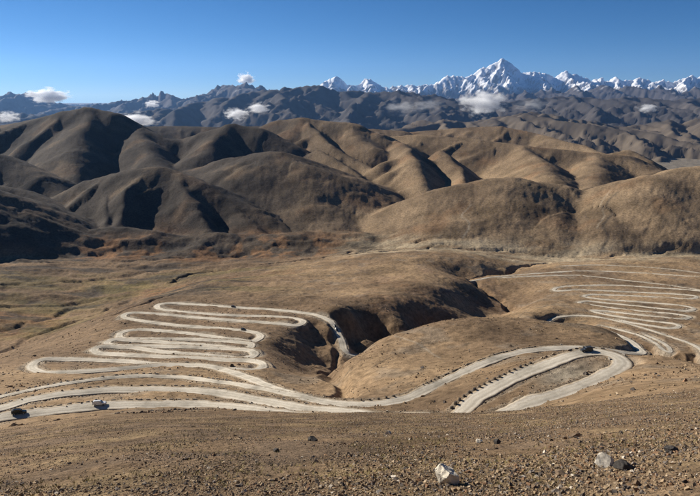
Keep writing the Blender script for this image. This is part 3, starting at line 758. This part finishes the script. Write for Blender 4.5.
# single rocks one can point to
M_WROCK = plain('pale_limestone', (.66, .585, .46), .85, .22, 9.0); M_DROCK = plain('dark_slate', (.06, .052, .045), .85, .35, 7.0); M_BROCK = plain('brown_rock', (.2, .14, .09), .9, .35, 7.0); M_LROCK = plain('mottled_rock', (.52, .46, .37), .9, .4, 12.0)
def rock(u, v, wpx, hpx, material, label, seed, asp=.8):
    rg = random.Random(seed); c = hit(u, v); dist = float(np.linalg.norm(c)); w = wpx / FPX * dist / 2; hgt = hpx / FPX * dist * .62
    bm = bmesh.new(); bmesh.ops.create_icosphere(bm, subdivisions=4, radius=1)
    cuts = [(Vector((rg.gauss(0, 1), rg.gauss(0, 1), rg.gauss(0, .8))).normalized(), rg.uniform(.5, .82)) for _ in range(16)]
    for vt in bm.verts:
        for n, d in cuts:
            k = vt.co.dot(n) - d
            if k > 0: vt.co -= n * k
        q = vt.co * 2.3 + Vector((seed, 0, 0)); vt.co *= 1 + .10 * float(fbm(np.array([q.x + q.z * .7]), np.array([q.y - q.z * .6]), 3)[0]) + rg.uniform(-.008, .008)
        vt.co = Vector((vt.co.x * w * 1.25, vt.co.y * w * asp * 1.25, vt.co.z * hgt * .8))
    o = bm_obj('rock', bm, material); o.location = (c[0], c[1], c[2] + hgt * .35); o.rotation_euler = (rg.gauss(0, .1), rg.gauss(0, .15), rg.uniform(-.5, .5))
    return tag(o, label, 'rock', 'rocks lying on the near slope')
rock(446, 484, 19, 30, M_WROCK, 'biggest cream white angular rock lying on the gravel slope', 31)
rock(604, 465, 21, 14, M_LROCK, 'mottled cream and grey broken rock beside a dark rock on the gravel', 32)
rock(626, 470, 18, 12, M_DROCK, 'low dark rock leaning against the mottled cream rock', 33)
rock(479, 443, 7, 6, M_WROCK, 'small cream rock beside a dark upright stone on the slope', 34)
rock(497, 444, 7, 8, M_DROCK, 'dark upright stone next to a small cream rock', 35)
rock(313, 441, 10, 7, M_DROCK, 'lone dark rock below the near road on smooth gravel', 36)
rock(276, 452, 6, 5, M_DROCK, 'smaller dark stone a few steps from the lone dark rock', 37)
rock(576, 437, 9, 6, M_BROCK, 'brown rock with rounded top on the open gravel', 39)
rock(672, 452, 12, 6, M_DROCK, 'long flat dark rock on the stony brow', 41)
rock(388, 434, 6, 5, M_LROCK, 'small mottled grey stone alone on the fine gravel', 42)
rock(560, 476, 11, 7, M_BROCK, 'reddish brown blocky stone below the mottled rock', 43)

# ------------------------------------------------------------------ roadside blocks
def project(C):
    x, y, z = C[:, 0], C[:, 1], C[:, 2]
    f = y * CT - z * ST; up = y * ST + z * CT
    return 350 + FPX * x / f, 248 - FPX * up / f
def idx(nm, u, v):
    C, w = lines[nm]; pu, pv = project(C); return int(np.argmin((pu - u) ** 2 + 4 * (pv - v) ** 2))
def block_mesh(name, lx, ly, h, seed):
    rg = random.Random(seed); bm = bmesh.new(); bmesh.ops.create_cube(bm, size=1)
    for vt in bm.verts:
        top = vt.co.z > 0
        vt.co = Vector((vt.co.x * lx * (.86 if top else 1) + rg.uniform(-.04, .04), vt.co.y * ly * (.8 if top else 1) + rg.uniform(-.03, .03), (vt.co.z + .5) * h + (rg.uniform(-.04, .04) if top else -.15)))
    bmesh.ops.bevel(bm, geom=bm.edges[:], offset=.05, segments=1, affect='EDGES')
    me = bpy.data.meshes.new(name); bm.to_mesh(me); bm.free(); return me
M_CONC = plain('weathered_concrete', (.26, .23, .19), .9, .3, 3.0); M_STAIN = plain('dark_stone_block', (.10, .085, .07), .9, .35, 3.0)
def row(nm, a, b, spacing, name, dims, material, label, group, off=.75, far_side=True, skip=None):
    C, w = lines[nm]; i, j = sorted((idx(nm, *a), idx(nm, *b)))
    skip = (0 if name == 'guard_post' else .25) if skip is None else skip
    meshes = [block_mesh(name, *dims, seed=k) for k in range(4)]
    for me in meshes: me.materials.append(material)
    s = i * 1.5; k = 0
    while s < j * 1.5:
        q = min(int(s / 1.5), len(C) - 2); t = C[q + 1, :2] - C[q, :2]; t /= np.linalg.norm(t); n = np.array([-t[1], t[0]])
        if (n[1] < 0) == far_side: n = -n
        pos = C[q, :2] + t * (s - q * 1.5) + n * (w / 2 + off)
        if random.random() >= skip:
            o = bpy.data.objects.new(name, meshes[k % 4]); COL.objects.link(o)
            o.scale = (random.uniform(.75, 1.15), random.uniform(.85, 1.1), random.uniform(.75, 1.15)); o.location = (pos[0], pos[1], float(terrain_z(pos[0], pos[1])[0])); o.rotation_euler = (0, 0, math.atan2(t[1], t[0]) + random.uniform(-.08, .08))
            tag(o, label, 'guard block', group)
        s += spacing * random.uniform(.92, 1.08); k += 1
row('pass_road', (455,411), (536,366), 2.7, 'guard_post', (1.05, .7, .9), M_STAIN, 'squat dark guard block in the straight row below the hairpin car', 'guard blocks on the straight under the hairpin')
row('pass_road', (-60,432), (245,409), 3.0, 'kerb_stone', (1.6, .45, .38), M_CONC, 'low kerb stone edging the road with the white car', 'kerb stones along the road with two cars')
row('pass_road', (300,408.5), (-60,421), 3.0, 'kerb_stone', (1.6, .45, .38), M_CONC, 'low kerb stone edging the second road up from the white car', 'kerb stones along the second road')
row('valley_road', (-60,412), (230,383), 3.2, 'kerb_stone', (1.7, .5, .55), M_CONC, 'low kerb stone edging the narrow third road', 'kerb stones along the narrow third road')
row('switchback_road', (362,404), (398,401), 4.2, 'guard_post', (1.0, .65, .75), M_STAIN, 'squat dark guard block where the road crosses the ravine head', 'guard blocks at the ravine head')
row('switchback_road', (428,388), (446,380), 2.8, 'guard_post', (1.0, .65, .75), M_STAIN, 'squat dark guard block of the short row on the bend above the ravine', 'guard blocks of the short row')
row('switchback_road', (448,379), (540,350), 2.1, 'kerb_stone', (1.9, .5, .4), M_STAIN, 'dark kerb stone edging the road at the foot of the round spur', 'kerb stones under the round spur')
row('pass_road', (560,357), (622,362), 2.6, 'kerb_stone', (2.0, .5, .7), M_CONC, 'pale kerb stone lining the outside of the hairpin bend', 'kerb stones round the hairpin')

# ------------------------------------------------------------------ vehicles
M_WHITE = plain('white_car_paint', (.78, .78, .76), .25, .05, 2.0, 0, .5); M_BLACK = plain('dark_green_car_paint', (.012, .016, .014), .25, .2, 2.0, 0, .5)
M_SILVER = plain('grey_car_paint', (.05, .052, .055), .3, .1, 2.0, .2, .5)
M_GLASS = plain('car_glass', (.012, .014, .016), .06, .1, 2.0, 0, .6); M_TYRE = plain('tyre_rubber', (.02, .02, .02), .9, .2, 5.0); M_RIM = plain('wheel_rim', (.4, .4, .4), .35, .1, 5.0, .8)
M_LAMP = plain('lamp_glass', (.75, .75, .72), .15, .05, 5.0, 0, .5); M_TAIL = plain('tail_lamp', (.35, .02, .02), .2, .1, 5.0); M_TRIM = plain('black_plastic', (.025, .025, .025), .6, .2, 5.0)
def loft(sections):
    """sections: (x, half width bottom, half width top, z bottom, z top)"""
    V = []; F = []
    for x, wb, wt, z0, z1 in sections:
        zm = z0 + (z1 - z0) * .45
        V += [(x, -wb * .93, z0), (x, -wb, z0 + .1), (x, -wb, zm), (x, -wt, z1 - .06), (x, -wt * .93, z1), (x, wt * .93, z1), (x, wt, z1 - .06), (x, wb, zm), (x, wb, z0 + .1), (x, wb * .93, z0)]
    n = 10
    for i in range(len(sections) - 1):
        for k in range(n):
            a = i * n + k; b = i * n + (k + 1) % n
            F.append((a, a + n, b + n, b))
    F.append(tuple(range(n))); F.append(tuple(reversed(range((len(sections) - 1) * n, len(sections) * n))))
    return V, F
def box(x0, x1, y0, y1, z0, z1):
    return [(x0,y0,z0),(x1,y0,z0),(x1,y1,z0),(x0,y1,z0),(x0,y0,z1),(x1,y0,z1),(x1,y1,z1),(x0,y1,z1)], [tuple(f) for f in cubef.tolist()]
def make_suv(paint):
    root = bpy.data.objects.new('off_road_car', None); COL.objects.link(root)
    b = mesh_obj('body', *loft([(-2.38,.80,.80,.55,1.02),(-2.3,.90,.86,.42,1.1),(-1.2,.93,.90,.40,1.12),(.6,.93,.90,.40,1.12),(1.2,.93,.88,.40,1.10),(2.15,.90,.80,.42,1.0),(2.36,.78,.70,.5,.9)]), paint, root)
    mesh_obj('cabin', *loft([(-2.3,.84,.80,1.08,1.16),(-2.16,.84,.72,1.08,1.78),(-1.9,.86,.72,1.08,1.86),(.1,.86,.72,1.08,1.86),(.42,.86,.70,1.08,1.78),(1.05,.86,.82,1.07,1.13)]), paint, root)
    def slab(name, pts, material, parent, out):
        V = [tuple(p) for p in pts] + [tuple(np.array(p) + np.array(out)) for p in pts]; n = len(pts)
        F = [tuple(range(n, 2 * n)), tuple(reversed(range(n)))] + [(i, (i + 1) % n, (i + 1) % n + n, i + n) for i in range(n)]
        return mesh_obj(name, V, F, material, parent)
    for sd in (-1, 1):
        for (xa, xb, xc, xd) in ((-2.1,-1.42,-1.42,-2.02), (-1.34,-.5,-.5,-1.34), (-.42,.62,.24,-.42)):
            slab('side_window', [(xa, sd*.85, 1.2),(xb, sd*.85, 1.2),(xc, sd*.745, 1.7),(xd, sd*.745, 1.7)], M_GLASS, root, (0, sd*.02, .004))
        slab('mirror', [(.62,sd*.9,1.16),(.8,sd*.9,1.16),(.8,sd*.9,1.32),(.62,sd*.9,1.32)], M_TRIM, root, (0, sd*.2, 0))
        slab('headlight', [(2.3,sd*.45,.72),(2.3,sd*.72,.72),(2.26,sd*.7,.88),(2.3,sd*.45,.88)], M_LAMP, root, (.07, 0, 0))
        slab('tail_light', [(-2.36,sd*.66,.8),(-2.36,sd*.8,.8),(-2.36,sd*.8,1.02),(-2.36,sd*.66,1.02)], M_TAIL, root, (-.05, 0, 0))
        slab('roof_rail', [(-1.8,sd*.62,1.86),(.1,sd*.62,1.86),(.1,sd*.66,1.86),(-1.8,sd*.66,1.86)], M_TRIM, root, (0, 0, .07))
    slab('windscreen', [(.52,-.68,1.7),(.52,.68,1.7),(.98,.76,1.19),(.98,-.76,1.19)], M_GLASS, root, (.05, 0, .03))
    slab('rear_window', [(-2.19,-.64,1.7),(-2.19,.64,1.7),(-2.28,.7,1.2),(-2.28,-.7,1.2)], M_GLASS, root, (-.03, 0, .01))
    mesh_obj('front_bumper', *box(2.3, 2.47, -.8, .8, .42, .66), M_TRIM, root); mesh_obj('rear_bumper', *box(-2.5, -2.33, -.82, .82, .42, .66), M_TRIM, root)
    mesh_obj('spare_wheel_cover', *box(-2.56, -2.36, -.3, .3, .75, 1.3), M_TRIM, root)
    for x in (-1.45, 1.45):
        for sd in (-1, 1):
            bm = bmesh.new(); bmesh.ops.create_cone(bm, cap_ends=True, segments=18, radius1=.38, radius2=.38, depth=.26, matrix=Matrix.Translation((x, sd*.84, .38)) @ Matrix.Rotation(math.pi/2, 4, 'X'))
            wh = bm_obj('wheel', bm, M_TYRE, root)
            bm = bmesh.new(); bmesh.ops.create_cone(bm, cap_ends=True, segments=14, radius1=.22, radius2=.22, depth=.06, matrix=Matrix.Translation((x, sd*.955, .38)) @ Matrix.Rotation(math.pi/2, 4, 'X'))
            bm_obj('rim', bm, M_RIM, wh)
    return root
def copy_tree(o, parent=None, swap=None):
    c = o.copy(); COL.objects.link(c); c.parent = parent
    if o.data is not None and swap and o.name.split('.')[0] in ('body', 'cabin'):
        c.data = o.data.copy(); c.data.materials[0] = swap
    for ch in list(o.children): copy_tree(ch, c, swap)
    return c
def place_car(o, nm, u, v, off, label, flip=False, scale=1.0):
    C, w = lines[nm]; q = min(idx(nm, u, v), len(C) - 3); a, b = C[max(q - 2, 0)], C[min(q + 2, len(C) - 1)]
    t = Vector(b - a).normalized()
    if flip: t = -t
    n = Vector((-t.y, t.x, 0)).normalized(); up = t.cross(n); up = up if up.z > 0 else -up
    y = up.cross(t)
    p = Vector(C[q]) + (n if n.y > 0 else -n) * off + Vector((0, 0, .02))
    o.matrix_world = Matrix.Translation(p) @ Matrix((t, y, up)).transposed().to_4x4() @ Matrix.Scale(scale, 4)
    tag(o, label, 'car', 'cars on the gravel roads')
white = make_suv(M_WHITE)
bpy.context.view_layer.update()
cars = [('pass_road', 20, 416.5, .6, 'black off-road car following the white car on the near road', False, M_BLACK),
        ('pass_road', 588, 352, .8, 'dark grey off-road car entering the hairpin bend', False, M_SILVER),
        ('hairpin_road', 233, 307, 0, 'tiny dark car on the topmost of the western switchbacks', False, M_SILVER),
        ('hairpin_road', 243, 330.5, .5, 'tiny black car on a switchback just above its east bend', True, M_BLACK),
        ('hairpin_road', 338, 327, .5, 'leading one of two dark cars descending beside the black ravine', False, M_BLACK),
        ('hairpin_road', 340, 330, .3, 'rear one of two dark cars close together beside the black ravine', False, M_SILVER)]
for nm, u, v, off, lab, fl, paint in cars:
    place_car(copy_tree(white, None, paint), nm, u, v, off, lab, fl)
place_car(white, 'pass_road', 99, 406, .8, 'white off-road car with black windows driving on the near road')

# ------------------------------------------------------------------ clouds caught on the mountains
def cloud_material(dens):
    m = bpy.data.materials.new('cloud_vapour'); m.use_nodes = True; nd, lk = m.node_tree.nodes, m.node_tree.links
    nd.remove(nd['Principled BSDF']); out = nd['Material Output']
    pv = nd.new('ShaderNodeVolumePrincipled'); pv.inputs['Color'].default_value = (1, 1, 1, 1); pv.inputs['Anisotropy'].default_value = 0.2
    tc = nd.new('ShaderNodeTexCoord'); oi = nd.new('ShaderNodeObjectInfo')
    n = nd.new('ShaderNodeTexNoise'); n.noise_dimensions = '4D'; n.inputs['Scale'].default_value = 2.1; n.inputs['Detail'].default_value = 6; n.inputs['Roughness'].default_value = .6
    mm = nd.new('ShaderNodeMath'); mm.operation = 'MULTIPLY'; mm.inputs[1].default_value = 37.0; lk.new(oi.outputs['Random'], mm.inputs[0]); lk.new(mm.outputs[0], n.inputs['W'])
    lk.new(tc.outputs['Object'], n.inputs['Vector'])
    ln = nd.new('ShaderNodeVectorMath'); ln.operation = 'LENGTH'; lk.new(tc.outputs['Object'], ln.inputs[0])
    a = nd.new('ShaderNodeMath'); a.operation = 'MULTIPLY_ADD'; lk.new(n.outputs['Fac'], a.inputs[0]); a.inputs[1].default_value = 3.1; a.inputs[2].default_value = -.8
    s = nd.new('ShaderNodeMath'); s.operation = 'SUBTRACT'; lk.new(a.outputs[0], s.inputs[0]); lk.new(ln.outputs['Value'], s.inputs[1])
    mr = nd.new('ShaderNodeMapRange'); mr.inputs['From Min'].default_value = 0; mr.inputs['From Max'].default_value = .85; mr.inputs['To Max'].default_value = dens; lk.new(s.outputs[0], mr.inputs['Value'])
    lk.new(mr.outputs['Result'], pv.inputs['Density']); lk.new(pv.outputs['Volume'], out.inputs['Volume'])
    return m
M_CL = cloud_material(.032); M_WISP = cloud_material(.004)
def cloud(u, v, Y, wpx, hpx, material, label):
    bm = bmesh.new(); bmesh.ops.create_icosphere(bm, subdivisions=3, radius=1.15)
    o = bm_obj('cloud', bm, material); c = P3(u, v, Y); o.location = c
    o.scale = (wpx / FPX * Y * .62, max(wpx * .4, hpx) / FPX * Y * .62, hpx / FPX * Y * .62)
    tag(o, label, 'cloud', 'small clouds along the mountains')
cloud(482, 103, 8600, 40, 22, M_CL, 'largest white puffy cloud in front of the brown mountains below the highest peak')
cloud(133, 120, 9500, 40, 14, M_CL, 'flat bright white cloud just behind the round dark hilltop')
cloud(49, 96, 21000, 38, 13, M_CL, 'ragged white cloud capping the distant blue peaks')
cloud(257, 108, 11500, 22, 10, M_CL, 'white tuft of cloud hanging on the dark ridge, the higher of a close pair')
cloud(237, 114, 11500, 22, 11, M_CL, 'white tuft of cloud hanging on the dark ridge, the lower of a close pair')
cloud(246, 79, 33000, 14, 11, M_CL, 'small white cloud poking above the dark skyline against blue sky')
cloud(428, 105, 9000, 30, 12, M_WISP, 'thin grey wisp of cloud beside the largest cloud')
cloud(402, 108, 9000, 34, 14, M_WISP, 'faint broad veil of cloud over the dark slopes')
cloud(533, 104, 8600, 34, 11, M_WISP, 'thin wisp of cloud trailing off beyond the largest cloud')
cloud(648, 108, 8600, 20, 8, M_CL, 'small white cloud alone above the pale river plain')
cloud(8, 117, 9500, 22, 10, M_CL, 'low white cloud behind the left shoulder of the dark hill')
cloud(152, 104, 22000, 14, 7, M_CL, 'little cloud scrap below the pointed blue peak')

# ------------------------------------------------------------------ mountain air
hz_v, hz_f = box(-90000, 90000, -3000, 76000, -1900, 3600)
hm_ = bpy.data.materials.new('mountain_air'); hm_.use_nodes = True
nd, lk = hm_.node_tree.nodes, hm_.node_tree.links
nd.remove(nd['Principled BSDF'])
pv = nd.new('ShaderNodeVolumePrincipled'); pv.inputs['Color'].default_value = (.27, .52, 1, 1); pv.inputs['Density'].default_value = 7e-6; pv.inputs['Anisotropy'].default_value = 0.35
lk.new(pv.outputs['Volume'], nd['Material Output'].inputs['Volume'])
haze = mesh_obj('haze', hz_v, hz_f, hm_); haze['kind'] = 'stuff'
tag(haze, 'thin blue mountain air over the whole valley', 'haze')
